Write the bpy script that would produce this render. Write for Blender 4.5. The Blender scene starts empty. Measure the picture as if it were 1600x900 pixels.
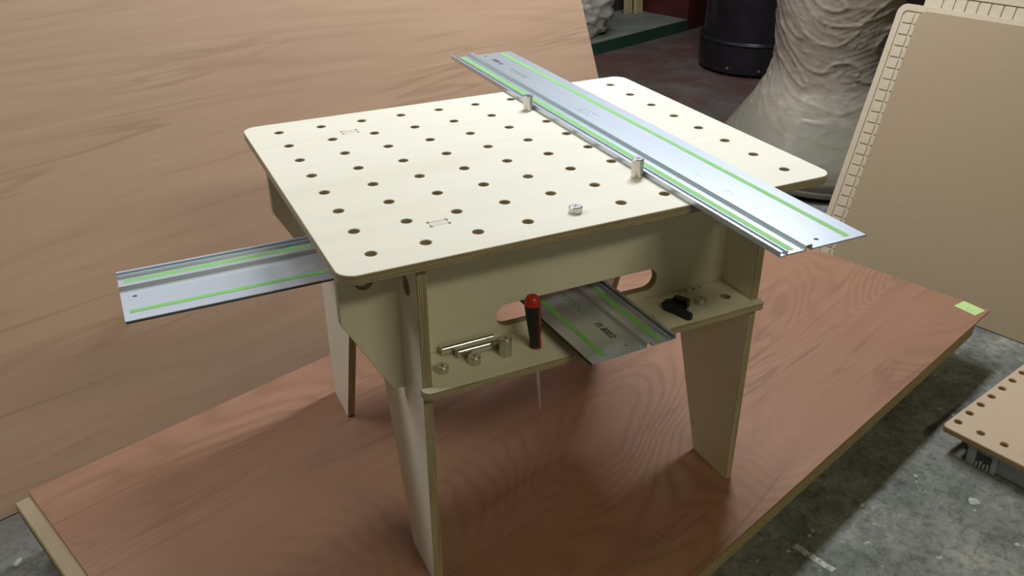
import bpy, bmesh, math, random
from mathutils import Vector, Matrix

random.seed(4)
scene = bpy.context.scene
COL = scene.collection
OZ = 0.93                      # bench top surface above the workshop floor
A0 = math.radians(18.4)        # the building, the floor sheet and the leaning sheet share this direction
UX = Vector((math.cos(A0), math.sin(A0), 0)); VX = Vector((-math.sin(A0), math.cos(A0), 0)); ZX = Vector((0, 0, 1))

# ------------------------------------------------------------------ camera
cam_d = bpy.data.cameras.new('camera'); cam = bpy.data.objects.new('camera', cam_d); COL.objects.link(cam)
cam_d.sensor_width = 36.0; cam_d.lens = 1382.2355 / 1600 * 36; cam_d.clip_start = 0.05
_f = Vector((0.3779241, 0.79023282, -0.48239555)).normalized()
_r = Vector((0.90147599, -0.43282022, -0.00277623)); _r = (_r - _f * _r.dot(_f)).normalized()
_u = _r.cross(_f)
M = Matrix((( _r.x, _u.x, -_f.x, -0.3518), (_r.y, _u.y, -_f.y, -1.2717), (_r.z, _u.z, -_f.z, 0.65006 + OZ), (0, 0, 0, 1)))
cam.matrix_world = M
scene.camera = cam

# ------------------------------------------------------------------ world, lamps, exposure
w = bpy.data.worlds.new('world'); scene.world = w; w.use_nodes = True
w.node_tree.nodes['Background'].inputs[0].default_value = (1.0, 0.95, 0.85, 1)
w.node_tree.nodes['Background'].inputs[1].default_value = 0.02
scene.view_settings.view_transform = 'Standard'; scene.view_settings.look = 'None'
scene.view_settings.gamma = 1.0; scene.view_settings.use_curve_mapping = False
scene.view_settings.exposure = 0.08

def lamp(name, loc, size, power, col, ang):
    d = bpy.data.lights.new(name, 'AREA'); d.shape = 'RECTANGLE'; d.size = size[0]; d.size_y = size[1]
    d.energy = power; d.color = col
    o = bpy.data.objects.new(name, d); COL.objects.link(o); o.location = loc; o.rotation_euler = (0, 0, ang)
    return o
lamp('ceiling_or_added_lamp', (1.55, 1.20, 2.95), (1.5, 0.30), 72, (0.92, 0.98, 1.06), A0)
lamp('ceiling_or_added_lamp', (-1.45, 0.95, 2.95), (1.5, 0.30), 34, (0.95, 0.98, 1.03), A0)
lamp('ceiling_or_added_lamp', (0.75, -2.5, 2.95), (1.5, 0.30), 32, (1.0, 0.95, 0.68), A0)
lamp('ceiling_or_added_lamp', (3.0, 4.1, 2.95), (1.5, 0.30), 10, (0.86, 0.94, 1.0), A0)  # unseen lamp added far back so the guide rails reflect something bright
lamp('ceiling_or_added_lamp', (-0.45, 3.0, 2.95), (1.5, 0.30), 11, (0.90, 0.96, 1.0), A0)  # also added and unseen: gives the left-hand rail its highlight

# ------------------------------------------------------------------ materials
def newmat(name):
    m = bpy.data.materials.new(name); m.use_nodes = True
    nt = m.node_tree; b = nt.nodes['Principled BSDF']
    return m, nt, b
def N(nt, t, **kw):
    n = nt.nodes.new(t)
    for k, v in kw.items():
        if k.startswith('i_'):
            n.inputs[k[2:].replace('_', ' ')].default_value = v
        else: setattr(n, k, v)
    return n
def ramp(nt, stops, interp='LINEAR'):
    r = nt.nodes.new('ShaderNodeValToRGB'); e = r.color_ramp.elements; r.color_ramp.interpolation = interp
    while len(e) < len(stops): e.new(0.5)
    for el, (p, c) in zip(e, stops): el.position = p; el.color = (*c, 1) if len(c) == 3 else c
    return r
def coords(nt, scale, kind='Object', loc=(0, 0, 0), rot=(0, 0, 0)):
    tc = nt.nodes.new('ShaderNodeTexCoord'); mp = nt.nodes.new('ShaderNodeMapping')
    mp.inputs['Scale'].default_value = scale; mp.inputs['Location'].default_value = loc; mp.inputs['Rotation'].default_value = rot
    nt.links.new(tc.outputs[kind], mp.inputs['Vector']); return mp.outputs['Vector']
def mixc(nt, fac, a, b, mode='MIX'):
    n = nt.nodes.new('ShaderNodeMix'); n.data_type = 'RGBA'; n.blend_type = mode
    for idx, v in ((0, fac), (6, a), (7, b)):
        if hasattr(v, 'is_linked') or isinstance(v, bpy.types.NodeSocket): nt.links.new(v, n.inputs[idx])
        else: n.inputs[idx].default_value = v if idx == 0 else (*v, 1)
    return n.outputs[2]
def noise(nt, vec, scale, detail=4, rough=0.55, dist=0.0):
    n = nt.nodes.new('ShaderNodeTexNoise'); n.inputs['Scale'].default_value = scale; n.inputs['Detail'].default_value = detail
    n.inputs['Roughness'].default_value = rough; n.inputs['Distortion'].default_value = dist
    nt.links.new(vec, n.inputs['Vector']); return n.outputs['Fac']
def math_(nt, op, a, b=None):
    n = nt.nodes.new('ShaderNodeMath'); n.operation = op
    for i, v in enumerate((a, b)):
        if v is None: continue
        if isinstance(v, bpy.types.NodeSocket): nt.links.new(v, n.inputs[i])
        else: n.inputs[i].default_value = v
    return n.outputs[0]
def bump(nt, b, h, strength, dist=0.002):
    n = nt.nodes.new('ShaderNodeBump'); n.inputs['Strength'].default_value = strength; n.inputs['Distance'].default_value = dist
    nt.links.new(h, n.inputs['Height']); nt.links.new(n.outputs[0], b.inputs['Normal'])

def simple(name, col, rough=0.5, metal=0.0, var=0.0, vs=60):
    m, nt, b = newmat(name)
    b.inputs['Roughness'].default_value = rough; b.inputs['Metallic'].default_value = metal
    n = noise(nt, coords(nt, (1, 1, 1)), vs, 5)
    lo = tuple(max(0, c * (1 - var)) for c in col); hi = tuple(min(1, c * (1 + var)) for c in col)
    r = ramp(nt, [(0.3, lo), (0.7, hi)]); nt.links.new(n, r.inputs[0]); nt.links.new(r.outputs[0], b.inputs['Base Color'])
    return m

def wood(name, light, dark, fine, figure_scale=(0.55, 3.2, 1), bands=9.0, rough=0.5, amount=0.55, seed=0.0, fine_amt=0.35, blotch=None):
    """veneer with cathedral figure running along local X"""
    m, nt, b = newmat(name)
    v = coords(nt, figure_scale, loc=(seed, seed * 0.7, 0))
    n1 = noise(nt, v, 1.0, 3.0, 0.34, 0.6)
    s = math_(nt, 'SINE', math_(nt, 'MULTIPLY', n1, bands * 6.283))
    s = math_(nt, 'ADD', math_(nt, 'MULTIPLY', s, 0.5), 0.5)
    s = math_(nt, 'POWER', s, 2.2)
    msk = noise(nt, coords(nt, (0.9, 2.2, 1), loc=(seed + 3, 1, 0)), 1.4, 2)
    mr = ramp(nt, [(0.38, (0, 0, 0)), (0.68, (1, 1, 1))]); nt.links.new(msk, mr.inputs[0])
    fac = math_(nt, 'MULTIPLY', math_(nt, 'MULTIPLY', s, mr.outputs[0]), amount)
    c1 = mixc(nt, fac, light, dark)
    f = noise(nt, coords(nt, (2.2, 75, 75), loc=(seed, 0, 0)), 3.0, 5, 0.65, 0.15)
    fr = ramp(nt, [(0.35, (0, 0, 0)), (0.75, (1, 1, 1))]); nt.links.new(f, fr.inputs[0])
    c2 = mixc(nt, math_(nt, 'MULTIPLY', fr.outputs[0], fine_amt), c1, fine)
    st = noise(nt, coords(nt, (0.35, 6, 6), loc=(seed + 9, 2, 0)), 1.6, 3, 0.6, 0.8)
    sr = ramp(nt, [(0.40, (0, 0, 0)), (0.66, (1, 1, 1))]); nt.links.new(st, sr.inputs[0])
    c3 = mixc(nt, math_(nt, 'MULTIPLY', sr.outputs[0], 0.42 if blotch else 0.25), c2, blotch or dark)
    ln = noise(nt, coords(nt, (0.42, 7.0, 7.0), loc=(seed + 21, 4, 0)), 1.3, 3, 0.55, 0.5)
    lr = ramp(nt, [(0.470, (0, 0, 0)), (0.497, (1, 1, 1)), (0.503, (1, 1, 1)), (0.530, (0, 0, 0))]); nt.links.new(ln, lr.inputs[0])
    lm = noise(nt, coords(nt, (1.1, 3.0, 3.0), loc=(seed + 31, 4, 0)), 1.5, 2)
    lmr = ramp(nt, [(0.42, (0, 0, 0)), (0.62, (1, 1, 1))]); nt.links.new(lm, lmr.inputs[0])
    c3 = mixc(nt, math_(nt, 'MULTIPLY', math_(nt, 'MULTIPLY', lr.outputs[0], lmr.outputs[0]), 0.55 if blotch else 0.12), c3, dark)
    nt.links.new(c3, b.inputs['Base Color'])
    b.inputs['Roughness'].default_value = rough
    bump(nt, b, f, 0.12, 0.0006)
    return m

def ply_edge(name, a, bb, period):
    m, nt, b = newmat(name)
    tc = nt.nodes.new('ShaderNodeTexCoord'); sp = nt.nodes.new('ShaderNodeSeparateXYZ'); nt.links.new(tc.outputs['Object'], sp.inputs[0])
    s = math_(nt, 'SINE', math_(nt, 'MULTIPLY', sp.outputs[2], 6.283 / period))
    n = noise(nt, coords(nt, (9, 9, 260)), 1.0, 2)
    fac = math_(nt, 'ADD', math_(nt, 'MULTIPLY', s, 0.36), n)
    r = ramp(nt, [(0.2, bb), (0.85, a)]); nt.links.new(fac, r.inputs[0]); nt.links.new(r.outputs[0], b.inputs['Base Color'])
    b.inputs['Roughness'].default_value = 0.7
    return m

BIRCH = wood('birch_veneer', (0.82, 0.772, 0.635), (0.71, 0.64, 0.49), (0.69, 0.62, 0.475), (0.9, 4.5, 1), 7.0, 0.5, 0.30, 1.3, 0.22)
BIRCH_EDGE = ply_edge('birch_plywood_edge', (0.58, 0.48, 0.31), (0.23, 0.17, 0.095), 0.0036)
TENON = simple('birch_tenon_end', (0.70, 0.635, 0.53), 0.6, 0, 0.08, 300)
RED = wood('red_veneer', (0.335, 0.175, 0.10), (0.185, 0.082, 0.042), (0.215, 0.10, 0.054), (0.55, 1.7, 1), 60.0, 0.62, 0.55, 5.2, 0.34, (0.26, 0.122, 0.07))
TAN = wood('okoume_veneer', (0.54, 0.36, 0.235), (0.36, 0.215, 0.13), (0.39, 0.24, 0.15), (0.22, 1.7, 1), 34.0, 0.5, 0.30, 8.4, 0.28, (0.44, 0.275, 0.18))
RED_EDGE = simple('red_plywood_edge', (0.25, 0.13, 0.07), 0.7, 0, 0.3, 200)
MDF = simple('mdf_brown', (0.35, 0.262, 0.158), 0.75, 0, 0.07, 220)
MDF_EDGE = simple('mdf_edge', (0.33, 0.26, 0.12), 0.8, 0, 0.22, 120)
MDF_L = simple('mdf_pale', (0.52, 0.435, 0.31), 0.75, 0, 0.07, 150)
MDF_HOLED = simple('mdf_pinkish', (0.53, 0.40, 0.27), 0.7, 0, 0.05, 260)
MDF_HOLED_E = simple('mdf_pinkish_edge', (0.38, 0.25, 0.13), 0.75, 0, 0.12, 120)
GREEN = simple('green_glide_strip', (0.23, 0.56, 0.15), 0.5, 0, 0.05, 30)
BLACK = simple('black_rubber', (0.012, 0.012, 0.013), 0.5, 0, 0.3, 90)
BLACKP = simple('black_plastic', (0.014, 0.014, 0.016), 0.38, 0, 0.2, 90)
GREYP = simple('grey_moulded_face', (0.09, 0.09, 0.085), 0.5, 0, 0.2, 90)
INK = simple('black_ink', (0.02, 0.02, 0.022), 0.6)
GINK = simple('green_ink', (0.16, 0.34, 0.14), 0.55)
PENCIL = simple('pencil_mark', (0.16, 0.18, 0.21), 0.6)
REDP = simple('red_plastic', (0.55, 0.035, 0.012), 0.32, 0, 0.05, 20)
STEEL = simple('bright_steel', (0.72, 0.71, 0.68), 0.16, 1.0, 0.05, 40)
DARKHOLE = simple('socket_recess', (0.03, 0.028, 0.025), 0.6)
GREYCASE = simple('grey_case_plastic', (0.42, 0.47, 0.50), 0.5, 0, 0.06, 40)
STOVE = simple('stove_enamel', (0.016, 0.012, 0.016), 0.34, 0.0, 0.35, 14)
TAPE = simple('green_paper', (0.50, 0.68, 0.25), 0.7, 0, 0.05, 60)
PINE = simple('pine_offcut', (0.58, 0.46, 0.24), 0.6, 0, 0.12, 25)
TIMBER = simple('rough_timber', (0.22, 0.16, 0.09), 0.8, 0, 0.2, 30)
CRATE = simple('dark_crate_plastic', (0.035, 0.05, 0.05), 0.5, 0, 0.2, 30)

def mk_alu():
    m, nt, b = newmat('anodised_aluminium')
    n = noise(nt, coords(nt, (600, 2, 600)), 1.0, 3)
    r = ramp(nt, [(0.3, (0.61, 0.65, 0.71)), (0.7, (0.69, 0.73, 0.78))]); nt.links.new(n, r.inputs[0]); nt.links.new(r.outputs[0], b.inputs['Base Color'])
    b.inputs['Metallic'].default_value = 0.75; b.inputs['Roughness'].default_value = 0.38
    return m
ALU = mk_alu()
def mk_turned():
    m, nt, b = newmat('turned_aluminium')
    n = noise(nt, coords(nt, (20, 20, 900)), 1.0, 2)
    r = ramp(nt, [(0.3, (0.52, 0.50, 0.45)), (0.7, (0.72, 0.70, 0.64))]); nt.links.new(n, r.inputs[0]); nt.links.new(r.outputs[0], b.inputs['Base Color'])
    b.inputs['Metallic'].default_value = 1.0; b.inputs['Roughness'].default_value = 0.30
    return m
TURNED = mk_turned()

def mk_floor():
    m, nt, b = newmat('workshop_floor')
    v = coords(nt, (1, 1, 1))
    n1 = noise(nt, v, 5.0, 8, 0.7); n2 = noise(nt, v, 38.0, 6, 0.75, 0.4); n3 = noise(nt, v, 2.0, 5, 0.6, 1.0)
    r1 = ramp(nt, [(0.30, (0.10, 0.103, 0.085)), (0.52, (0.20, 0.205, 0.175)), (0.72, (0.36, 0.345, 0.28))]); nt.links.new(n1, r1.inputs[0])
    r2 = ramp(nt, [(0.36, (0.35, 0.35, 0.33)), (0.55, (1, 1, 1))]); nt.links.new(n2, r2.inputs[0])
    grey = mixc(nt, 0.75, r1.outputs[0], r2.outputs[0], 'MULTIPLY')
    sp = noise(nt, v, 24.0, 3, 0.5); sr = ramp(nt, [(0.67, (0, 0, 0)), (0.715, (1, 1, 1))]); nt.links.new(sp, sr.inputs[0])
    grey = mixc(nt, math_(nt, 'MULTIPLY', sr.outputs[0], 0.8), grey, (0.46, 0.44, 0.36))
    # worn red floor paint, only on the far part of the floor
    rr = ramp(nt, [(0.34, (0.10, 0.085, 0.07)), (0.55, (0.115, 0.052, 0.042)), (0.8, (0.135, 0.045, 0.036))]); nt.links.new(n3, rr.inputs[0])
    dn = noise(nt, v, 3.1, 8, 0.72, 0.5); dr = ramp(nt, [(0.45, (0, 0, 0)), (0.75, (1, 1, 1))]); nt.links.new(dn, dr.inputs[0])
    red = mixc(nt, math_(nt, 'MULTIPLY', dr.outputs[0], 0.7), rr.outputs[0], (0.19, 0.17, 0.14))
    tc = nt.nodes.new('ShaderNodeTexCoord'); s = nt.nodes.new('ShaderNodeSeparateXYZ'); nt.links.new(tc.outputs['Object'], s.inputs[0])
    e = math_(nt, 'ADD', s.outputs[1], math_(nt, 'MULTIPLY', n1, 0.5))
    er = ramp(nt, [(0.0, (0, 0, 0)), (1.0, (1, 1, 1))])
    k = nt.nodes.new('ShaderNodeMapRange'); k.inputs[1].default_value = 1.05; k.inputs[2].default_value = 1.25; nt.links.new(e, k.inputs[0])
    nt.links.new(mixc(nt, k.outputs[0], grey, red), b.inputs['Base Color'])
    b.inputs['Roughness'].default_value = 0.72
    bump(nt, b, n2, 0.25, 0.004)
    return m
FLOOR = mk_floor()
PAINT = simple('old_white_paint', (0.38, 0.38, 0.34), 0.8, 0, 0.6, 120)
WALL = simple('dark_masonry', (0.035, 0.032, 0.028), 0.8, 0, 0.5, 4)
PLASTER = simple('grubby_plaster', (0.28, 0.26, 0.19), 0.85, 0, 0.12, 2)
REDWALL = simple('dark_red_paint', (0.085, 0.014, 0.011), 0.6, 0, 0.5, 3)
GREENP = simple('dark_green_paint', (0.022, 0.065, 0.042), 0.6, 0, 0.35, 6)
DUSTY = simple('dusty_concrete', (0.21, 0.215, 0.17), 0.85, 0, 0.25, 5)

def mk_bag(name, c1, c2, clear, rough):
    m, nt, b = newmat(name)
    n = noise(nt, coords(nt, (1.5, 1.5, 3.6), rot=(0.35, 0.25, 0)), 2.6, 8, 0.68, 0.9)
    r = ramp(nt, [(0.35, c1), (0.66, c2)]); nt.links.new(n, r.inputs[0]); nt.links.new(r.outputs[0], b.inputs['Base Color'])
    b.inputs['Roughness'].default_value = 0.55
    b.inputs['Coat Weight'].default_value = clear; b.inputs['Coat Roughness'].default_value = rough
    return m
def mk_sawdust():
    m, nt, b = newmat('sawdust_in_clear_film')
    n = noise(nt, coords(nt, (1.5, 1.5, 4.2), rot=(0.35, 0.25, 0)), 2.6, 8, 0.66, 0.9)
    r = ramp(nt, [(0.32, (0.235, 0.185, 0.13)), (0.68, (0.40, 0.345, 0.275))]); nt.links.new(n, r.inputs[0])
    tc = nt.nodes.new('ShaderNodeTexCoord'); sp = nt.nodes.new('ShaderNodeSeparateXYZ'); nt.links.new(tc.outputs['Object'], sp.inputs[0])
    k = nt.nodes.new('ShaderNodeMapRange'); k.inputs[1].default_value = 0.36; k.inputs[2].default_value = 0.46
    nt.links.new(math_(nt, 'ADD', sp.outputs[2], math_(nt, 'MULTIPLY', n, 0.16)), k.inputs[0])
    nt.links.new(mixc(nt, k.outputs[0], (0.25, 0.225, 0.165), r.outputs[0]), b.inputs['Base Color'])   # finer pale dust has settled below
    b.inputs['Roughness'].default_value = 0.6; b.inputs['Coat Weight'].default_value = 0.4; b.inputs['Coat Roughness'].default_value = 0.25; b.inputs['Specular IOR Level'].default_value = 0.25
    return m
BAG = mk_sawdust()
WBAG = mk_bag('translucent_white_film', (0.34, 0.26, 0.17), (0.62, 0.61, 0.57), 0.6, 0.3)

# ------------------------------------------------------------------ helpers
WORLD = {}
def finish(o, parent=None, Mw=None):
    COL.objects.link(o)
    Mw = Mw or Matrix.Identity(4)
    WORLD[o.name] = Mw.copy()
    if parent is not None:
        o.parent = parent; o.matrix_local = WORLD[parent.name].inverted() @ Mw
    else: o.matrix_world = Mw
    return o
def tag(o, label=None, cat=None, group=None, kind=None):
    if label: o['label'] = label
    if cat: o['category'] = cat
    if group: o['group'] = group
    if kind: o['kind'] = kind
    return o
def empty(name, Mw):
    return finish(bpy.data.objects.new(name, None), None, Mw)
def mesh_obj(name, bm, mats, parent=None, Mw=None, smooth=None):
    me = bpy.data.meshes.new(name)
    bmesh.ops.recalc_face_normals(bm, faces=bm.faces[:])
    bm.to_mesh(me); bm.free()
    for m in (mats if isinstance(mats, (list, tuple)) else [mats]): me.materials.append(m)
    if smooth is not None:
        me.shade_smooth()
        if smooth < 179:
            me.set_sharp_from_angle(angle=math.radians(smooth))
    return finish(bpy.data.objects.new(name, me), parent, Mw)
def frame(o, x, y, z):
    return Matrix(((x[0], y[0], z[0], o[0]), (x[1], y[1], z[1], o[1]), (x[2], y[2], z[2], o[2]), (0, 0, 0, 1)))
def T(x, y, z, rz=0): return Matrix.Translation((x, y, z)) @ Matrix.Rotation(rz, 4, 'Z')
# boards in the three main planes; thickness is always local Z
def flat(z): return Matrix.Translation((0, 0, z + OZ))                                        # local (x, y), centre plane at z
def plane_x(x): return frame((x, 0, OZ), (0, 1, 0), (0, 0, 1), (1, 0, 0))                     # local (y, z)
def plane_y(y): return frame((0, y, OZ), (1, 0, 0), (0, 0, 1), (0, -1, 0))                    # local (x, z)

def inset(loop, d):
    """move a closed loop towards its left side by d"""
    n = len(loop); out = []
    for i in range(n):
        p0, p1, p2 = loop[i - 1], loop[i], loop[(i + 1) % n]
        a = Vector((p1[0] - p0[0], p1[1] - p0[1])).normalized(); b = Vector((p2[0] - p1[0], p2[1] - p1[1])).normalized()
        na, nb = Vector((-a.y, a.x)), Vector((-b.y, b.x)); m = na + nb
        k = m.length_squared
        m = na if k < 1e-6 else m * (2 / k)
        if m.length > 2: m = m.normalized() * 2
        out.append((p1[0] + m.x * d, p1[1] + m.y * d))
    return out
def area(l): return sum(l[i - 1][0] * l[i][1] - l[i][0] * l[i - 1][1] for i in range(len(l))) / 2
def circ(cx, cy, r, n=28): return [(cx + r * math.cos(2 * math.pi * i / n), cy + r * math.sin(2 * math.pi * i / n)) for i in range(n)]
def rrect(x0, y0, x1, y1, r, n=8):
    if not isinstance(r, (tuple, list)): r = (r,) * 4
    out = []
    for (cx, cy, a), rr in zip(((x0, y0, 180), (x1, y0, 270), (x1, y1, 0), (x0, y1, 90)), r):
        sx = 1 if cx == x0 else -1; sy = 1 if cy == y0 else -1
        if rr <= 0: out.append((cx, cy)); continue
        for i in range(n + 1):
            t = math.radians(a + 90 * i / n); out.append((cx + sx * rr + rr * math.cos(t), cy + sy * rr + rr * math.sin(t)))
    return out
def dogbone(x0, y0, x1, y1, r):
    out = []
    for cx, cy, a in ((x0, y0, 90), (x1, y0, 180), (x1, y1, 270), (x0, y1, 0)):
        for i in range(11):
            t = math.radians(a + 270 * i / 10); out.append((cx + r * math.cos(t), cy + r * math.sin(t)))
    return out
def board_bm(outer, holes, t, ch=0.0008, hole_ch=True):
    """board with thickness t about local z = 0; material 0 faces, 1 edges"""
    if area(outer) < 0: outer = outer[::-1]
    holes = [h if area(h) < 0 else h[::-1] for h in holes]
    bm = bmesh.new(); loops = [outer] + holes; rings = []
    for li, l in enumerate(loops):
        c = ch if (li == 0 or hole_ch) else 0
        ins = inset(l, c) if c else l
        lv = [(ins, t / 2)] + ([(l, t / 2 - c), (l, -t / 2 + c)] if c else []) + [(ins, -t / 2)]
        rings.append([[bm.verts.new((p[0], p[1], z)) for p in q] for q, z in lv])
    top_e, bot_e = [], []
    for rg in rings:
        n = len(rg[0])
        for a, b in zip(rg[:-1], rg[1:]):
            for i in range(n):
                f = bm.faces.new((a[i], a[(i + 1) % n], b[(i + 1) % n], b[i])); f.material_index = 1
        for i in range(n):
            top_e.append(bm.edges.get((rg[0][i], rg[0][(i + 1) % n]))); bot_e.append(bm.edges.get((rg[-1][i], rg[-1][(i + 1) % n])))
    for e in (top_e, bot_e):
        r = bmesh.ops.triangle_fill(bm, use_beauty=True, use_dissolve=False, edges=e)
        for g in r['geom']:
            if isinstance(g, bmesh.types.BMFace): g.material_index = 0
    return bm
def board(name, outer, holes, t, Mw, mats, parent=None, ch=0.0008):
    return mesh_obj(name, board_bm(outer, holes, t, ch), mats, parent, Mw)
def lathe_bm(prof, n=28, cap=True, sx=1, sy=1, mat_of=None, a0=0, a1=360):
    bm = bmesh.new(); rings = []; full = abs(a1 - a0) >= 360
    m = n if full else n + 1
    for r, z in prof:
        if r < 1e-7: rings.append([bm.verts.new((0, 0, z))]); continue
        rings.append([bm.verts.new((sx * r * math.cos(math.radians(a0 + (a1 - a0) * i / n)), sy * r * math.sin(math.radians(a0 + (a1 - a0) * i / n)), z)) for i in range(m)])
    for k, (a, b) in enumerate(zip(rings[:-1], rings[1:])):
        for i in range(n):
            j = (i + 1) % m
            if len(a) == 1 and len(b) == 1: continue
            if len(a) == 1: f = bm.faces.new((a[0], b[j], b[i]))
            elif len(b) == 1: f = bm.faces.new((a[i], a[j], b[0]))
            else: f = bm.faces.new((a[i], a[j], b[j], b[i]))
            if mat_of: f.material_index = mat_of(k)
    return bm
def box_bm(x0, y0, z0, x1, y1, z1, bev=0.0, bm=None):
    bm = bm or bmesh.new()
    vs = [bm.verts.new((x, y, z)) for x in (x0, x1) for y in (y0, y1) for z in (z0, z1)]
    fs = [(0, 1, 3, 2), (4, 6, 7, 5), (0, 4, 5, 1), (2, 3, 7, 6), (0, 2, 6, 4), (1, 5, 7, 3)]
    nf = [bm.faces.new([vs[i] for i in f]) for f in fs]
    if bev:
        bmesh.ops.bevel(bm, geom=list({e for f in nf for e in f.edges}), offset=bev, segments=2, profile=0.5, affect='EDGES')
    return bm
def text_mesh(s, size, shear=0.0):
    cu = bpy.data.curves.new('lettering', 'FONT'); cu.body = s; cu.size = size; cu.align_x = 'CENTER'; cu.align_y = 'CENTER'; cu.shear = shear
    cu.extrude = 0.00012; cu.offset = size * 0.012
    o = bpy.data.objects.new('lettering_source', cu); COL.objects.link(o)
    dg = bpy.context.evaluated_depsgraph_get()
    me = bpy.data.meshes.new_from_object(o.evaluated_get(dg)); bpy.data.objects.remove(o)
    return me
def lettering(s, size, mat, parent, Mw, label=None, shear=0.0, length=None):
    me = text_mesh(s, size, shear); me.materials.clear(); me.materials.append(mat)
    if length:
        xs = [v.co.x for v in me.vertices]; k = length / (max(xs) - min(xs))
        for v in me.vertices: v.co.x *= k
    o = finish(bpy.data.objects.new('lettering', me), parent, Mw)
    if label: o['label'] = label
    return o
def ribbon_bm(paths, width, h=0.0002):
    bm = bmesh.new()
    for pts in paths:
        L, R_ = [], []
        for i, p in enumerate(pts):
            a = Vector(pts[max(0, i - 1)]); b = Vector(pts[min(len(pts) - 1, i + 1)]); d = (b - a).normalized()
            n = Vector((-d.y, d.x)) * width / 2
            L.append(bm.verts.new((p[0] + n.x, p[1] + n.y, h))); R_.append(bm.verts.new((p[0] - n.x, p[1] - n.y, h)))
        for i in range(len(pts) - 1): bm.faces.new((L[i], R_[i], R_[i + 1], L[i + 1]))
    return bm

# ------------------------------------------------------------------ the setting
def uv(u, v, z): return UX * u + VX * v + ZX * (z + OZ)
bm = bmesh.new(); bmesh.ops.create_grid(bm, x_segments=2, y_segments=2, size=9)
tag(mesh_obj('floor', bm, FLOOR, None, frame((0, 0, 0), UX, VX, ZX)), kind='structure')
_fl = bpy.data.objects['floor']
for pts, wd in (([(0.942, -0.144), (0.950, -0.180), (0.958, -0.212), (0.9729, -0.256)], 0.018), ):
    fine_ = []
    for (xa, ya), (xb, yb) in zip(pts[:-1], pts[1:]):
        fine_ += [(xa + (xb - xa) * k / 6 + random.uniform(-.0018, .0018), ya + (yb - ya) * k / 6 + random.uniform(-.0018, .0018)) for k in range(6)]
    mesh_obj('paint_streak', ribbon_bm([fine_], wd, 0.0008), PAINT, _fl, Matrix.Identity(4))
for x, y, r in ((0.9966, -0.1373, 0.006), (0.915, -0.1551, 0.006), (1.4048, -0.0912, 0.006), (1.3887, -0.1077, 0.004), (1.4615, -0.2274, 0.015)):
    bm = bmesh.new(); bm.faces.new([bm.verts.new((x + r * random.uniform(.7, 1.2) * math.cos(k * .7), y + r * random.uniform(.7, 1.2) * math.sin(k * .7), 0.0008)) for k in range(9)])
    mesh_obj('paint_spot', bm, PAINT, _fl, Matrix.Identity(4))
def uvbox(name, u0, v0, z0, u1, v1, z1, mat, parent=None, bev=0.0):
    return mesh_obj(name, box_bm(u0, v0, z0, u1, v1, z1, bev), mat, parent, frame((0, 0, 0), UX, VX, ZX))
tag(uvbox('wall_back', -3.0, 3.62, 0, 8.0, 3.77, 3.2, WALL), kind='structure')
tag(uvbox('wall_left', -3.4, -4.0, 0, -3.25, 3.62, 3.2, PLASTER), kind='structure')
tag(uvbox('wall_front', -3.25, -4.15, 0, 8.0, -4.0, 3.2, PLASTER), kind='structure')
tag(uvbox('wall_side', 8.0, -4.0, 0, 8.15, 3.62, 3.2, PLASTER), kind='structure')
tag(uvbox('ceiling', -3.4, -4.15, 3.2, 8.15, 3.77, 3.3, PLASTER), kind='structure')
tag(uvbox('wall_right', 5.14, 3.02, 0, 8.0, 3.62, 3.2, REDWALL), kind='structure')
step = tag(uvbox('floor_step', 0.5, 3.02, 0, 5.14, 3.62, 0.085, DUSTY, None, 0.004), kind='structure')
tag(uvbox('step_riser', 0.5, 3.012, 0.0, 5.14, 3.02, 0.0835, GREENP, step))

# ------------------------------------------------------------------ sheets on the floor under the bench
US0, US1, VS0, VS1 = -0.455, 1.987, -0.418, 0.806
def uvflat(z): return frame((0, 0, z + OZ), UX, VX, ZX)
for uu, wh in ((-0.2, 'left'), (0.75, 'middle'), (1.6, 'right')):
    o = uvbox('timber_bearer', uu, VS0 + 0.16, 0, uu + 0.09, VS1 - 0.08, 0.1345, TIMBER)
    tag(o, 'rough timber bearer on the floor under the %s of the fibreboard slabs' % wh, 'timber', 'bearers under the slabs')
lo = board('fibreboard_slab', rrect(-0.487, VS0 + 0.004, 1.888, VS1 - 0.012, 0.003, 2), [], 0.0225, uvflat(-0.7840), [MDF, MDF_EDGE], None, 0.002)
tag(lo, 'lower thick olive-brown fibreboard slab, second below the red sheet', 'board')
lo = board('fibreboard_slab', rrect(-0.490, VS0 + 0.002, 1.886, VS1 - 0.010, 0.003, 2), [], 0.0235, uvflat(-0.7605), [MDF, MDF_EDGE], None, 0.003)
tag(lo, 'upper thick olive-brown fibreboard slab, its pale edge showing beside the red sheet', 'board')
sh = board('plywood_sheet', rrect(US0, VS0, US1, VS1, 0.002, 2), [], 0.0055, uvflat(-0.743 - 0.00275), [RED, RED_EDGE], None, 0.0005)
tag(sh, 'large thin reddish plywood sheet lying flat under the birch workbench', 'plywood')
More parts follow.
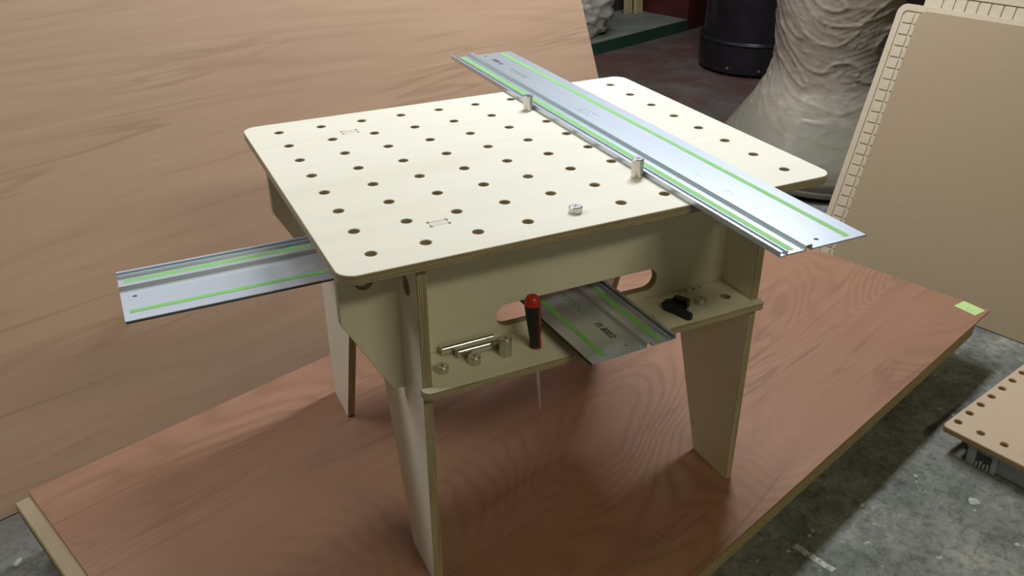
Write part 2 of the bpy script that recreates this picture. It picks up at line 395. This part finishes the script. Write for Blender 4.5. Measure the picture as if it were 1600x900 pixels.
# paper label near the sheet's right corner
pc = [(1.9393, 0.2984), (1.9932, 0.3071), (1.9988, 0.2358), (1.9451, 0.2272)]
cx, cy = sum(p[0] for p in pc) / 4, sum(p[1] for p in pc) / 4
k = math.radians(7)
lab = empty('paper_label', T(cx, cy, -0.743 + OZ, k))
mesh_obj('paper', box_bm(-0.027, -0.036, 0, 0.027, 0.036, 0.0003), TAPE, lab, T(cx, cy, -0.743 + OZ, k))
mesh_obj('pencil_mark', ribbon_bm([[(-0.013, 0.002), (-0.009, 0.000), (-0.010, -0.004)], [(-0.014, -0.012), (-0.008, -0.013)], [(-0.003, 0.006), (0.0, 0.002)]], 0.003, 0.0004), PENCIL, lab, T(cx, cy, -0.743 + OZ, k))
tag(lab, 'small light green paper label stuck on the corner of the reddish sheet', 'label')

# leaning sheet
th = math.radians(20.4)
Wd = VX * math.sin(th) + ZX * math.cos(th); Nn = UX.cross(Wd)
b0 = VX * 0.995
o = board('plywood_sheet', rrect(-0.62, 0.0, 1.985, 1.24, 0.002, 2), [], 0.012, frame(b0 - Nn * 0.006 + ZX * 0.0025, UX, Wd, Nn), [TAN, RED_EDGE], None, 0.0005)
tag(o, 'huge tan brown plywood sheet leaning upright behind the workbench', 'plywood')

# ------------------------------------------------------------------ the workbench
bench = tag(empty('workbench', T(0.432, 0.336, -0.743 + OZ)), 'birch plywood workbench with a perforated top, tapered legs and a tool shelf', 'workbench')
PT = 0.018
HOLES = [(i * 0.096, j * 0.096) for i in range(10) for j in range(8)]
X0, X1, Y0, Y1 = -0.071, 0.935, -0.065, 0.738
YF, YB = 0.064, 0.608
mort = [(0.128, YF), (0.736 - 0.033 + 0.033, YF), (0.128, YB), (0.736, YB)]
hl = [circ(x, y, 0.0100, 26) for x, y in HOLES] + [dogbone(x, y - 0.0082, x + 0.033, y + 0.0082, 0.0029) for x, y in mort]
board('tabletop', rrect(X0, Y0, X1, Y1, 0.032, 10), hl, PT, flat(-PT / 2), [BIRCH, BIRCH_EDGE], bench, 0.0011)
def mirx(l): return [(0.864 - p[0], p[1]) for p in l]
half = [(-0.0497, -PT), (-0.0497, -0.157), (0.036, -0.318)]
rail_outline = half + mirx(half)[::-1]
def stadium(x0, x1, z0, z1, n=12):
    r = (z1 - z0) / 2; zc = (z0 + z1) / 2
    return [(x1 - r + r * math.cos(math.radians(-90 + 180 * i / n)), zc + r * math.sin(math.radians(-90 + 180 * i / n))) for i in range(n + 1)] + \
           [(x0 + r + r * math.cos(math.radians(90 + 180 * i / n)), zc + r * math.sin(math.radians(90 + 180 * i / n))) for i in range(n + 1)]
for y in (YF, YB):
    rl = board('long_rail', rail_outline, [circ(-0.0015, -0.0785, 0.0165, 28), circ(0.8655, -0.0785, 0.0165, 28), stadium(0.2495, 0.6145, -0.2395, -0.192)], PT, plane_y(y), [BIRCH, BIRCH_EDGE], bench)
    for x in (0.128, 0.736):
        mesh_obj('tenon', box_bm(x + 0.0001, y - 0.0081, -PT + OZ, x + 0.0329, y + 0.0081, -0.0002 + OZ), TENON, rl, Matrix.Identity(4))
leg_f = [(-0.044, -PT), (-0.044, -0.743), (0.081, -0.743), (0.228, -0.318), (0.228, -0.1325), (0.150, -0.1325), (0.150, -PT)]
leg_hole = circ(0.012, -0.079, 0.018, 28)
def miry(l): return [(0.654 - p[0], p[1]) for p in l]
for x in (0.0690, 0.795):
    board('leg', leg_f, [leg_hole], PT, plane_x(x), [BIRCH, BIRCH_EDGE], bench)
    board('leg', miry(leg_f), [miry(leg_hole)], PT, plane_x(x), [BIRCH, BIRCH_EDGE], bench)
    board('cross_rail', [(0.2282, -0.1325), (0.2282, -0.255), (0.4258, -0.255), (0.4258, -0.1325)], [], PT, plane_x(x), [BIRCH, BIRCH_EDGE], bench)
# shelf: a strip that passes in front of the legs, and the tray between them
ZS = -0.26; ST = 0.0155
SY = -0.0665
arc = lambda cx, cy, r, a0, a1, n=7: [(cx + r * math.cos(math.radians(a0 + (a1 - a0) * i / n)), cy + r * math.sin(math.radians(a0 + (a1 - a0) * i / n))) for i in range(n + 1)]
left = arc(0.055 + 0.016, SY + 0.016, 0.016, 180, 270)
right = arc(0.809 - 0.016, SY + 0.016, 0.016, 270, 360)
shelf_o = left + right + [(0.809, -0.0445), (0.7855, -0.0445), (0.7855, 0.0545), (0.0785, 0.0545), (0.0785, -0.0445), (0.055, -0.0445)]
SH = [(0.111 + 0.0636 * i, -0.009) for i in range(11)]
screw_holes = [circ(x, y, r, 8) for x, y, r in ((0.672, 0.0482, 0.0022), (0.687, 0.0478, 0.003), (0.707, 0.0478, 0.003), (0.724, 0.0480, 0.0022))]
board('shelf', shelf_o, [circ(x, y, 0.0100, 24) for x, y in SH] + screw_holes, ST, flat(ZS - ST / 2), [BIRCH, BIRCH_EDGE], bench, 0.001)

# ------------------------------------------------------------------ guide rails
RW = 0.187
PROF = [(0, 0), (0, 0.0100), (0.0062, 0.0100), (0.0062, 0.0086), (0.0016, 0.0086), (0.0016, 0.0018), (0.0142, 0.0018), (0.0142, 0.0088), (0.0168, 0.0088),
        (0.0168, 0.0026), (0.0525, 0.0026), (0.0540, 0.0105), (0.0555, 0.0108), (0.0670, 0.0108), (0.0685, 0.0026), (0.1845, 0.0026), (0.1865, 0.0012), (0.1865, 0.0),
        (0.0660, 0.0), (0.0660, 0.0092), (0.0562, 0.0092), (0.0548, 0.0)]
def extrude_profile(prof, y0, y1):
    bm = bmesh.new(); n = len(prof)
    a = [bm.verts.new((x, y0, z)) for x, z in prof]; b = [bm.verts.new((x, y1, z)) for x, z in prof]
    for i in range(n): bm.faces.new((a[i], a[(i + 1) % n], b[(i + 1) % n], b[i]))
    for l in (a, b):
        es = [bm.edges.get((l[i], l[(i + 1) % n])) for i in range(n)]
        bmesh.ops.triangle_fill(bm, use_beauty=True, edges=es)
    return bm
def plate_with_hole(prof, L, hole_x=0.098, d=0.023, r=0.0042):
    """the wide plate carries a hole near each end: build it as profile + separate dark-walled hole"""
    return extrude_profile(prof, 0, L)
def guide_rail(L, Mw, label, texts):
    """local x across (channel side at 0), local y along, z up"""
    g = tag(empty('guide_rail', Mw), label, 'guide rail')
    # profile split so that the plate beyond the ridge can carry real hang holes
    left_p = PROF[:14] + [(0.0685, 0.0026), (0.0685, 0.0)] + PROF[18:]
    mesh_obj('ribbed_profile', extrude_profile(left_p, 0, L), ALU, g, Mw)
    outer = [(0.0685, 0), (RW - 0.0005, 0), (RW - 0.0005, L), (0.0685, L)]
    hs = [circ(0.098, 0.0235, 0.0042, 16), circ(0.098, L - 0.0235, 0.0042, 16)]
    bmh = board_bm(outer, hs, 0.0026, 0.0)
    mesh_obj('flat_plate', bmh, [ALU, ALU], g, Mw @ Matrix.Translation((0, 0, 0.0013)))
    for x0, x1 in ((0.0265, 0.0385), (0.1480, 0.1590)):
        mesh_obj('glide_strip', box_bm(x0, 0.010, 0.0026, x1, L - 0.010, 0.0031), GREEN, g, Mw)
    mesh_obj('splinter_guard', box_bm(0.178, 0.001, -0.0012, 0.1892, L - 0.001, 0.0004), BLACK, g, Mw)
    for s, yc, ln, mat, lab in texts:
        # the text reads towards +y with its top towards -x
        Mt = Mw @ Matrix.Translation((0.1035, yc, 0.00275)) @ Matrix.Rotation(math.pi / 2, 4, 'Z')
        lettering(s, 0.019 if mat is INK else 0.021, mat, g, Mt, lab, 0.18 if mat is INK else 0, ln)
    return g
TOPM = T(0.5893, -0.3068, 0.0014 + OZ)
g1 = guide_rail(1.402, TOPM, 'long aluminium guide rail with green strips lying across the bench top',
           [('FESTOOL', 1.172, 0.105, GINK, 'green maker lettering'), ('FS 1400/2', 1.305, 0.062, INK, 'black size lettering')])
# pencil writing and scratches on the long rail, world points measured on its plate
zt = 0.0026
wr = [[(0.679, 0.528), (0.6755, 0.523), (0.6745, 0.515), (0.677, 0.508), (0.682, 0.505), (0.687, 0.507), (0.688, 0.513), (0.685, 0.518), (0.681, 0.517), (0.678, 0.512)],
      [(0.6895, 0.509), (0.694, 0.504), (0.698, 0.505)],
      [(0.674, 0.501), (0.6735, 0.496), (0.6755, 0.490), (0.681, 0.4855), (0.689, 0.4835), (0.6965, 0.485), (0.697, 0.489), (0.692, 0.492)],
      [(0.677, 0.474), (0.676, 0.468), (0.679, 0.462)], [(0.699, 0.478), (0.6975, 0.466), (0.698, 0.452), (0.6975, 0.444)], [(0.698, 0.466), (0.690, 0.464)]]
inv = TOPM.inverted()
loc = [[((inv @ Vector((x, y, 0)))[0], (inv @ Vector((x, y, 0)))[1]) for x, y in p] for p in wr]
o = mesh_obj('handwriting', ribbon_bm(loc, 0.0013, zt + 0.0001), PENCIL, g1, TOPM); o['label'] = 'handwritten pencil mark'
sc = [[(0.679, -0.042), (0.682, -0.049)], [(0.684, -0.048), (0.687, -0.053)], [(0.681, -0.064), (0.682, -0.070)], [(0.6815, 0.047), (0.684, 0.043)], [(0.678, -0.133), (0.680, -0.138)], [(0.764, 0.376), (0.7665, 0.3745)], [(0.765, 0.156), (0.768, 0.1545)], [(0.757, 0.966), (0.760, 0.963)]]
for p in sc:
    q = [tuple((inv @ Vector((x, y, 0)))[:2]) for x, y in p]
    mesh_obj('scratch', ribbon_bm([q], 0.0014, zt + 0.0001), PENCIL, g1, TOPM)
# short rail poking out of the slot above the shelf (channel on its right side)
RZ = math.radians(2.4)
def from_front(xl, yl, rz):      # front-left corner of a rail whose channel is on +x
    R_ = Matrix.Rotation(rz, 4, 'Z'); c0 = Vector((xl, yl, 0)) + R_ @ Vector((RW, 0, 0))
    return c0
c0 = from_front(0.3487, -0.1385, RZ)
L2 = 0.80
M2 = T(c0.x, c0.y, -0.2379 + OZ, RZ) @ Matrix.Rotation(math.pi, 4, 'Z') @ Matrix.Translation((0, -L2, 0))
guide_rail(L2, M2, 'short aluminium guide rail poking out of the slot above the shelf',
           [('FS 800/2', L2 - 0.086, 0.059, INK, 'black size lettering'), ('FESTOOL', L2 - 0.200, 0.105, GINK, 'green maker lettering')])
# rail stored under the top, sticking out on the left (channel on its back side)
L3 = 1.22
M3 = frame((-0.3885, 0.1815 + RW, -0.1298 + OZ), (0, -1, 0), (1, 0, 0), (0, 0, 1))
guide_rail(L3, M3, 'aluminium guide rail stored under the bench top, sticking out to the left', [])

# ------------------------------------------------------------------ bench dogs
def dog(h, Mw, label, rc=0.0119, shaft=0.0):
    prof = [(0, h - 0.0035), (0.0021, h - 0.0035), (0.0023, h), (rc - 0.0012, h), (rc, h - 0.0012), (rc, 0.0002), (0.0093, 0.0), (0.0093, -0.013), (0.0085, -0.014), (0, -0.014)]
    o = mesh_obj('bench_dog', lathe_bm(prof, 32, mat_of=lambda k: 1 if k < 2 else 0), [TURNED, DARKHOLE], None, Mw, 35)
    return tag(o, label, 'bench dog', 'aluminium bench dogs')
dog(0.0350, T(0.576, 0.576, OZ), 'tall aluminium bench dog in the top, the farther of two against the long rail')
dog(0.0385, T(0.576, 0.096, OZ), 'tall aluminium bench dog in the top, the nearer of two against the long rail')
dog(0.0122, T(0.384, 0.0, OZ), 'low aluminium bench dog standing alone on the bench top', 0.0124)
dog(0.0132, T(SH[0][0], -0.009, ZS + OZ), 'low round bench dog on the shelf nearest the left leg')
dog(0.0160, T(SH[1][0], -0.009, ZS + OZ), 'low round bench dog on the shelf in front of the steel pins')
dog(0.0375, T(SH[2][0], -0.009, ZS + OZ), 'tall bench dog on the shelf beside the red and black handle')
dog(0.0130, T(SH[9][0], -0.009, ZS + OZ), 'low round bench dog on the shelf beside the black clamp piece')

# ------------------------------------------------------------------ steel pins
def pin(p0, p1, r, label):
    a, b = Vector(p0), Vector(p1); d = (b - a); L = d.length; d.normalize()
    y = ZX.cross(d).normalized(); z = d
    Mw = frame((a.x, a.y, a.z), y, z.cross(y), z)
    prof = [(0, 0.003), (r * 0.55, 0.003), (r * 0.60, 0.0), (r - 0.0016, 0.0), (r, 0.0018), (r, 0.0045), (r - 0.0007, 0.0052), (r - 0.0007, 0.0062), (r, 0.0069), (r, L - 0.0018), (r - 0.0016, L), (0, L)]
    o = mesh_obj('steel_pin', lathe_bm(prof, 28), STEEL, None, Mw, 35)
    return tag(o, label, 'pin', 'steel pins on the shelf')
rp = 0.0103
pin((0.1275, 0.0425, ZS + rp + OZ), (0.2360, 0.0437, ZS + rp + OZ), rp, 'polished steel pin lying on the shelf against the back panel')
pin((0.1515, 0.0213, ZS + rp + OZ), (0.2600, 0.0222, ZS + rp + OZ), rp, 'polished steel pin lying nearer the shelf front, behind two bench dogs')

# ------------------------------------------------------------------ screwdriver standing in a shelf hole
base = Vector((0.3016, -0.009, ZS + OZ)); top = Vector((0.2945, -0.0053, -0.1467 + OZ))
d = (top - base).normalized(); xx = Vector((0.9, -0.43, 0)); xx = (xx - d * xx.dot(d)).normalized(); yy = d.cross(xx)
MS = frame(base, xx, yy, d)
sd = tag(empty('screwdriver', MS), 'red and black handled tool standing point down through the shelf', 'screwdriver')
hz = [(0, 0.1135), (0.006, 0.1127), (0.0105, 0.1100), (0.0135, 0.1055), (0.0150, 0.0990), (0.0152, 0.0930), (0.0146, 0.0820), (0.0137, 0.0650), (0.0120, 0.0420), (0.0106, 0.0260), (0.0103, 0.0180), (0.0112, 0.0105), (0.0115, 0.0060), (0.0113, 0.0025), (0.0098, 0.0006), (0, 0.0004)]
mesh_obj('handle', lathe_bm(hz, 32), REDP, sd, MS, 60)
gz = [(r + 0.0001, z) for r, z in hz if 0.0055 < z < 0.094]
gz = [(gz[0][0], gz[0][1])] + [(r + 0.0004, z - 0.001) for r, z in gz] + [(gz[-1][0], gz[-1][1] - 0.001)]
mesh_obj('grip', lathe_bm(gz, 30, a0=-5, a1=315), BLACK, sd, MS, 60)
mesh_obj('blade', lathe_bm([(0, 0.0006), (0.0036, 0.0006), (0.0038, -0.030), (0.0032, -0.085), (0.0014, -0.1485), (0, -0.150)], 16), STEEL, sd, MS, 40)

# ------------------------------------------------------------------ black clamp piece
cp = tag(empty('clamp_jaw', T(0.622, -0.018, ZS + OZ)), 'black plastic clamp piece lying on the shelf between rail and bench dog', 'clamp')
out = [(0.5985, 0.0085), (0.5975, -0.004), (0.6025, -0.016), (0.6090, -0.031), (0.6125, -0.0465), (0.6185, -0.0595), (0.6245, -0.0605), (0.6290, -0.0565), (0.6275, -0.047), (0.6255, -0.034), (0.6335, -0.024), (0.6405, -0.008), (0.6385, 0.006), (0.6270, 0.0135), (0.6120, 0.0150)]
mesh_obj('jaw_body', board_bm(out, [], 0.016, 0.003), [BLACKP, BLACKP], cp, T(0, 0, ZS + 0.008 + OZ), 40)
kb = math.radians(-62)
MB = T(0.6345, -0.0085, ZS + 0.0165 + OZ, kb)
pd = mesh_obj('pad', box_bm(-0.016, -0.0075, -0.012, 0.016, 0.0075, 0.0075, 0.0014), BLACKP, cp, MB)
mesh_obj('pad_face', box_bm(-0.013, 0.0072, -0.006, 0.013, 0.0082, 0.0058, 0.0004), GREYP, pd, MB)
mesh_obj('pivot', lathe_bm([(0, 0.003), (0.0055, 0.003), (0.0065, 0.002), (0.0065, -0.002)], 20), BLACKP, cp, T(0.611, 0.003, ZS + 0.016 + OZ), 40)

# ------------------------------------------------------------------ fibreboards leaning on the right
P0 = Vector((2.2017, 0.3553, 0)); ee = Vector((0.2835, -0.959, 0)).normalized(); mm = Vector((0.959, 0.2835, 0)).normalized()
tm = math.radians(19.5); ww = mm * math.sin(tm) + ZX * math.cos(tm); nn = ee.cross(ww)
if nn.dot(mm) > 0: nn = -nn
# nn faces the camera side
def lean(off, side=0.0, up=0.0): return frame(P0 + nn * off + ee * side + ww * up + ZX * 0.003, ww, -ee, ww.cross(-ee))
sgn = 1 if ww.cross(-ee).dot(nn) > 0 else -1
E0 = 0.586
o = board('fibreboard_panel', rrect(0.0, -0.75, 0.978, E0, (0, 0, 0.03, 0), 8), [], 0.018, lean(-0.009), [MDF, MDF_EDGE], None, 0.001)
tag(o, 'large plain brown fibreboard panel leaning foremost at the right', 'board')
def grid_board(name, off, eL, top, base, label, rows, cols, c0, r0, pitch, side, toprow=False, skip=None):
    Mw = lean(off)
    g = tag(empty(name, Mw), label, 'board')
    board('panel', rrect(base, -0.72, top, eL, (0, 0, 0.035, 0), 8), [], 0.016, lean(off - 0.008), [MDF_L, MDF_L], g, 0.0015)
    # rim: a raised border along the left and top edges
    rim = 0.024
    L_ = [(base, eL - 0.002), (base, eL - rim)] 
    outl = rrect(base, -0.70, top - 0.001, eL - 0.001, (0, 0, 0.034, 0), 8)
    inn = rrect(base + 0.0, -0.70, top - rim, eL - rim, (0, 0, 0.016, 0), 8)
    poly = [(base, eL - 0.001)] + [(base, eL - rim)]
    poly = []
    # outer path: bottom left corner -> top left corner -> top right end, then back on the inner path
    o1 = arc(top - 0.035, eL - 0.035, 0.034, 0, 90)[::-1]
    i1 = arc(top - rim - 0.016, eL - rim - 0.016, 0.016, 0, 90)
    poly = [(base, eL - 0.001)] + o1 + [(top - 0.001, -0.70), (top - rim, -0.70)] + i1 + [(base, eL - rim)]
    board('rim', poly, [], 0.004, lean(off + 0.002), [MDF_L, MDF_L], g, 0.0006)
    pm = None
    for c in range(cols):
        for r in range(rows):
            y = eL - c0 - c * pitch; x = top - r0 - r * pitch
            if x < base + 0.03: continue
            s = pitch * 0.86 / 2
            if pm is None:
                ob = board('pad', rrect(-s, -s, s, s, 0.002, 2), [], 0.004, lean(off + 0.002) @ Matrix.Translation((x, y, 0)), [MDF_L, MDF_L], g, 0.0006); pm = ob.data
            else:
                finish(bpy.data.objects.new('pad', pm), g, lean(off + 0.002) @ Matrix.Translation((x, y, 0)))
    return g
grid_board('grooved_board', -0.0232, 0.676, 0.998, 0.0, 'pale fibreboard with a grid of square pads, leaning behind the plain brown panel', 24, 2, 0.0485, 0.0485, 0.0405, 1)
# a second one farther back whose top row of pads shows above the first
OFF2 = -0.0232 - 0.016 - 0.006
Mw = lean(OFF2)
g = tag(empty('grooved_board', Mw), 'pale fibreboard standing rearmost, only its notched top edge in view', 'board')
board('panel', rrect(0.0, -0.80, 1.075, 0.60, (0, 0, 0.02, 0), 8), [], 0.014, lean(OFF2 - 0.007), [MDF_L, MDF_L], g, 0.001)
board('rim', rrect(1.043, -0.80, 1.074, 0.575, 0.002, 2), [], 0.006, lean(OFF2 + 0.003), [MDF_L, MDF_L], g, 0.0006)
pm = None
for i in range(28):
    y = 0.553 - i * 0.0405
    Mp = lean(OFF2 + 0.002) @ Matrix.Translation((1.0190, y, 0))
    if pm is None:
        ob = board('pad', rrect(-0.0205, -0.0172, 0.0205, 0.0172, 0.002, 2), [], 0.004, Mp, [MDF_L, MDF_L], g, 0.0006); pm = ob.data
    else: finish(bpy.data.objects.new('pad', pm), g, Mp)

# ------------------------------------------------------------------ perforated panel on a grey case
ZP = -0.845
h0 = Vector((1.590, -0.0440, 0)); e1 = Vector((0.93, 0.368, 0)); 
import mathutils
def on_plane(px, py, z):
    dd = _r * ((px - 800) / 1382.2355) - _u * ((py - 450) / 1382.2355) + _f
    cpos = Vector((-0.3518, -1.2717, 0.65006)); t = (z - cpos.z) / dd.z
    return cpos + dd * t
ha = on_plane(1400 + 365 / 3.75, 540 + 446 / 3.75, ZP); hb = on_plane(1400 + 742 / 3.75, 540 + 160 / 3.75, ZP)
e1 = (hb - ha).normalized(); pitch = (hb - ha).length / 6; e2 = e1.cross(ZX)
MP = frame((ha.x, ha.y, ZP - 0.009 + OZ), e1, -e2, ZX)
# local x along the far edge, local -y towards the camera
holes = []
NX, NY = 9, 8
for i in range(NX):
    for j in range(NY):
        if i in (0, NX - 1) or j in (0, NY - 1): holes.append(circ(i * pitch, -j * pitch, 0.0100, 20))
mg = 0.026
case_M = frame((ha.x, ha.y, 0), e1, -e2, ZX)
cs = tag(empty('storage_case', case_M), 'low grey plastic case on the concrete floor under the perforated panel', 'case')
ctop = ZP - 0.018 + OZ - 0.0005
bx0, bx1, by0, by1 = -0.026, (NX - 1) * pitch - 0.02, -(NY - 1) * pitch + 0.02, -0.052
mesh_obj('case_body', box_bm(bx0 + 0.004, by0 + 0.004, 0.0, bx1 - 0.004, by1 - 0.004, ctop, 0.006), GREYCASE, cs, case_M, 40)
# corner posts and a toothed latch recess on the side that faces the camera
for y0_, y1_ in ((-0.078, -0.055), (-0.134, -0.119), (by0 + 0.006, by0 + 0.026)):
    mesh_obj('corner_post', box_bm(bx0 - 0.007, y0_, 0.0, bx0 + 0.006, y1_, ctop, 0.003), GREYCASE, cs, case_M, 40)
for i in range(4):
    y = -0.0835 - i * 0.0098
    mesh_obj('tooth', box_bm(bx0 - 0.005, y - 0.0030, 0.0, bx0 + 0.005, y + 0.0030, 0.016 + 0.005 * (i % 2), 0.001), GREYCASE, cs, case_M)
mesh_obj('latch_recess', box_bm(bx0 + 0.0005, -0.118, 0.003, bx0 + 0.0055, -0.079, 0.040, 0.001), GREYP, cs, case_M)
o = board('perforated_panel', rrect(-0.049, -(NY - 1) * pitch - mg, (NX - 1) * pitch + mg, 0.021, 0.016, 8), holes, 0.018, MP, [MDF_HOLED, MDF_HOLED_E], None, 0.002)
tag(o, 'pinkish fibreboard panel with holes along its edges lying on a grey case', 'board')

# ------------------------------------------------------------------ big clear bag of sawdust
def bag_bm(prof, n, m, fold, seed):
    """sagging film over sawdust: a smooth profile broken by slanting ridged creases"""
    bm = bmesh.new(); rings = []; off = Vector((seed, seed * 0.37, 0)); H = prof[-1][1]
    def rad(z):
        for (r0, z0), (r1, z1) in zip(prof[:-1], prof[1:]):
            if z0 <= z <= z1:
                t = (z - z0) / (z1 - z0); return r0 + (r1 - r0) * t
        return prof[-1][0]
    for j in range(m + 1):
        z = H * j / m; ring = []
        r = sum(rad(min(H, max(0.0, z + k * 0.012))) for k in range(-5, 6)) / 11 if z > 0.06 else rad(z)
        for i in range(n):
            a = 2 * math.pi * i / n; ca, sa = math.cos(a), math.sin(a)
            s = z + 0.10 * math.sin(2 * a + 0.5) + 0.13 * math.sin(a + 2.2)       # creases run round the bag on a slant
            p = Vector((ca * 0.8, sa * 0.8, s * 9.0)) + off
            r1 = 1 - abs(noise_mod.noise(p * 1.5)) * 2
            p2 = Vector((ca * 1.7, sa * 1.7, s * 21.0)) + off * 2
            r2 = 1 - abs(noise_mod.noise(p2 * 1.6)) * 2
            lump = noise_mod.noise(Vector((ca * 1.3, sa * 1.3, z * 2.6)) + off * 3)
            w_ = min(1.0, max(0.35, (z - 0.20) * 4.0)) if z < 1.3 else 1.0
            rr = r + fold * w_ * (max(0, r1) ** 9 * 1.5 + max(0, r2) ** 7 * 0.8) + 0.014 * lump
            ring.append(bm.verts.new((rr * ca, rr * sa, z)))
        rings.append(ring)
    for a, b in zip(rings[:-1], rings[1:]):
        for i in range(n): bm.faces.new((a[i], a[(i + 1) % n], b[(i + 1) % n], b[i]))
    for l in (rings[0][::-1], rings[-1]): bm.faces.new(l)
    return bm
from mathutils import noise as noise_mod
prof = [(0.38, 0.0), (0.445, 0.03), (0.470, 0.12), (0.395, 0.24), (0.345, 0.32), (0.292, 0.41), (0.262, 0.49), (0.252, 0.57), (0.262, 0.68), (0.270, 0.80), (0.275, 1.0), (0.25, 1.20), (0.18, 1.38), (0.06, 1.48)]
o = mesh_obj('dust_bag', bag_bm(prof, 240, 220, 0.0042, 11.3), BAG, None, T(2.72, 1.76, 0.0), 180)
tag(o, 'tall clear plastic bag full of sawdust standing on the floor', 'dust bag')

# ------------------------------------------------------------------ dark stove
SC = (3.70, 3.43)
st = tag(empty('stove', T(SC[0], SC[1], 0)), 'dark cylindrical stove standing at the back of the workshop', 'stove')
MT = T(SC[0], SC[1], 0)
mesh_obj('body', lathe_bm([(0, 0.215), (0.335, 0.215), (0.335, 1.45), (0.30, 1.50), (0, 1.52)], 64), STOVE, st, MT, 40)
mesh_obj('base_ring', lathe_bm([(0.0, 0.020), (0.345, 0.020), (0.352, 0.026), (0.356, 0.19), (0.352, 0.212), (0.345, 0.222), (0.336, 0.224)], 64), STOVE, st, MT, 40)
rim_ = mesh_obj('rim', lathe_bm([(0.350, 0.198), (0.361, 0.200), (0.364, 0.208), (0.361, 0.216), (0.350, 0.218)], 64), STOVE, st, MT, 60)
for a in (200, 230, 260, 320, 20, 110):
    t = math.radians(a)
    mesh_obj('foot', lathe_bm([(0, 0.0), (0.022, 0.0), (0.018, 0.022), (0, 0.022)], 12), STOVE, st, T(SC[0] + 0.31 * math.cos(t), SC[1] + 0.31 * math.sin(t), 0), 40)
for a in (205, 238):
    t = math.radians(a)
    Mx = frame((SC[0] + 0.355 * math.cos(t), SC[1] + 0.355 * math.sin(t), 0.055), (-math.sin(t), math.cos(t), 0), (0, 0, 1), (math.cos(t), math.sin(t), 0))
    mesh_obj('bolt', lathe_bm([(0, 0.006), (0.009, 0.005), (0.012, 0.0)], 14), STEEL, st, Mx, 40)

# ------------------------------------------------------------------ things on the step at the back
ZT = 0.085
def crumple(name, center, rx, ry, rz, seed, mat, label, cat, holes=True):
    rnd = random.Random(seed); bm = bmesh.new(); bmesh.ops.create_icosphere(bm, subdivisions=5, radius=1)
    dirs = [(Vector((rnd.gauss(0, 1), rnd.gauss(0, 1), rnd.gauss(0, 1))).normalized(), rnd.uniform(2, 8), rnd.uniform(0, 6.28), rnd.uniform(0.3, 1)) for _ in range(9)]
    for v in bm.verts:
        p = v.co.normalized(); s = 0
        for dn, k, ph, am in dirs: s += am * (1 - abs(math.sin(k * p.dot(dn) + ph))) ** 2
        r = 0.72 + 0.085 * s
        v.co = Vector((p.x * rx, p.y * ry, max(p.z * r, -0.82) * rz)) if False else Vector((p.x * rx * r, p.y * ry * r, max(p.z * r, -0.78) * rz))
    o = mesh_obj(name, bm, mat, None, frame(center, UX, VX, ZX), 180)
    return tag(o, label, cat)
pb = on_plane(935, 62, ZT - OZ); pc_ = Vector((pb.x, pb.y, 0)) + VX * 0.14
crumple('plastic_bag', (pc_.x + 0.03, pc_.y + 0.05, ZT + 0.21 * 0.78), 0.30, 0.20, 0.21, 3, WBAG, 'crumpled translucent plastic bag lying on the raised step', 'plastic bag')
for (px, wd, hgt, dv, lb) in ((983.5, 0.078, 0.55, 0.0, 'pale pine offcut standing on the step, the left one of the pair'), (1001.0, 0.085, 0.60, 0.012, 'pale pine offcut standing on the step, the right one of the pair')):
    q = on_plane(px, 22.5 if px < 990 else 22.0, ZT - OZ)
    u_ = Vector((q.x, q.y, 0)).dot(UX); v_ = Vector((q.x, q.y, 0)).dot(VX) + dv
    k = math.radians(4)
    Mo = frame(UX * u_ + VX * v_ + ZX * ZT, UX, VX * math.cos(k) - ZX * math.sin(k), VX * math.sin(k) + ZX * math.cos(k))
    bm = box_bm(-wd / 2, 0, 0.0, wd / 2, 0.028, hgt, 0.002)
    for v in bm.verts: v.co.x *= 1.0 - 0.12 * v.co.z / hgt; v.co.z += 0.0022 if v.co.z < 0.02 else 0
    o = mesh_obj('pine_offcut', bm, PINE, None, Mo)
    tag(o, lb, 'offcut', 'pine offcuts')
q = on_plane(914, 13.5, ZT - OZ)
u_ = Vector((q.x, q.y, 0)).dot(UX); v_ = Vector((q.x, q.y, 0)).dot(VX)
cr_M = frame(UX * u_ + VX * v_ + ZX * ZT, UX, VX, ZX)
cr = tag(empty('slatted_crate', cr_M), 'dark slatted plastic crate on the step behind the crumpled bag', 'crate')
mesh_obj('crate_body', box_bm(-0.25, 0.012, 0, 0.03, 0.12, 0.30, 0.003), BLACKP, cr, cr_M)
for i in range(9):
    mesh_obj('slat', box_bm(-0.25, 0.0, 0.012 + i * 0.032, 0.03, 0.012, 0.030 + i * 0.032, 0.002), CRATE, cr, cr_M)

print('objects', len(bpy.data.objects))
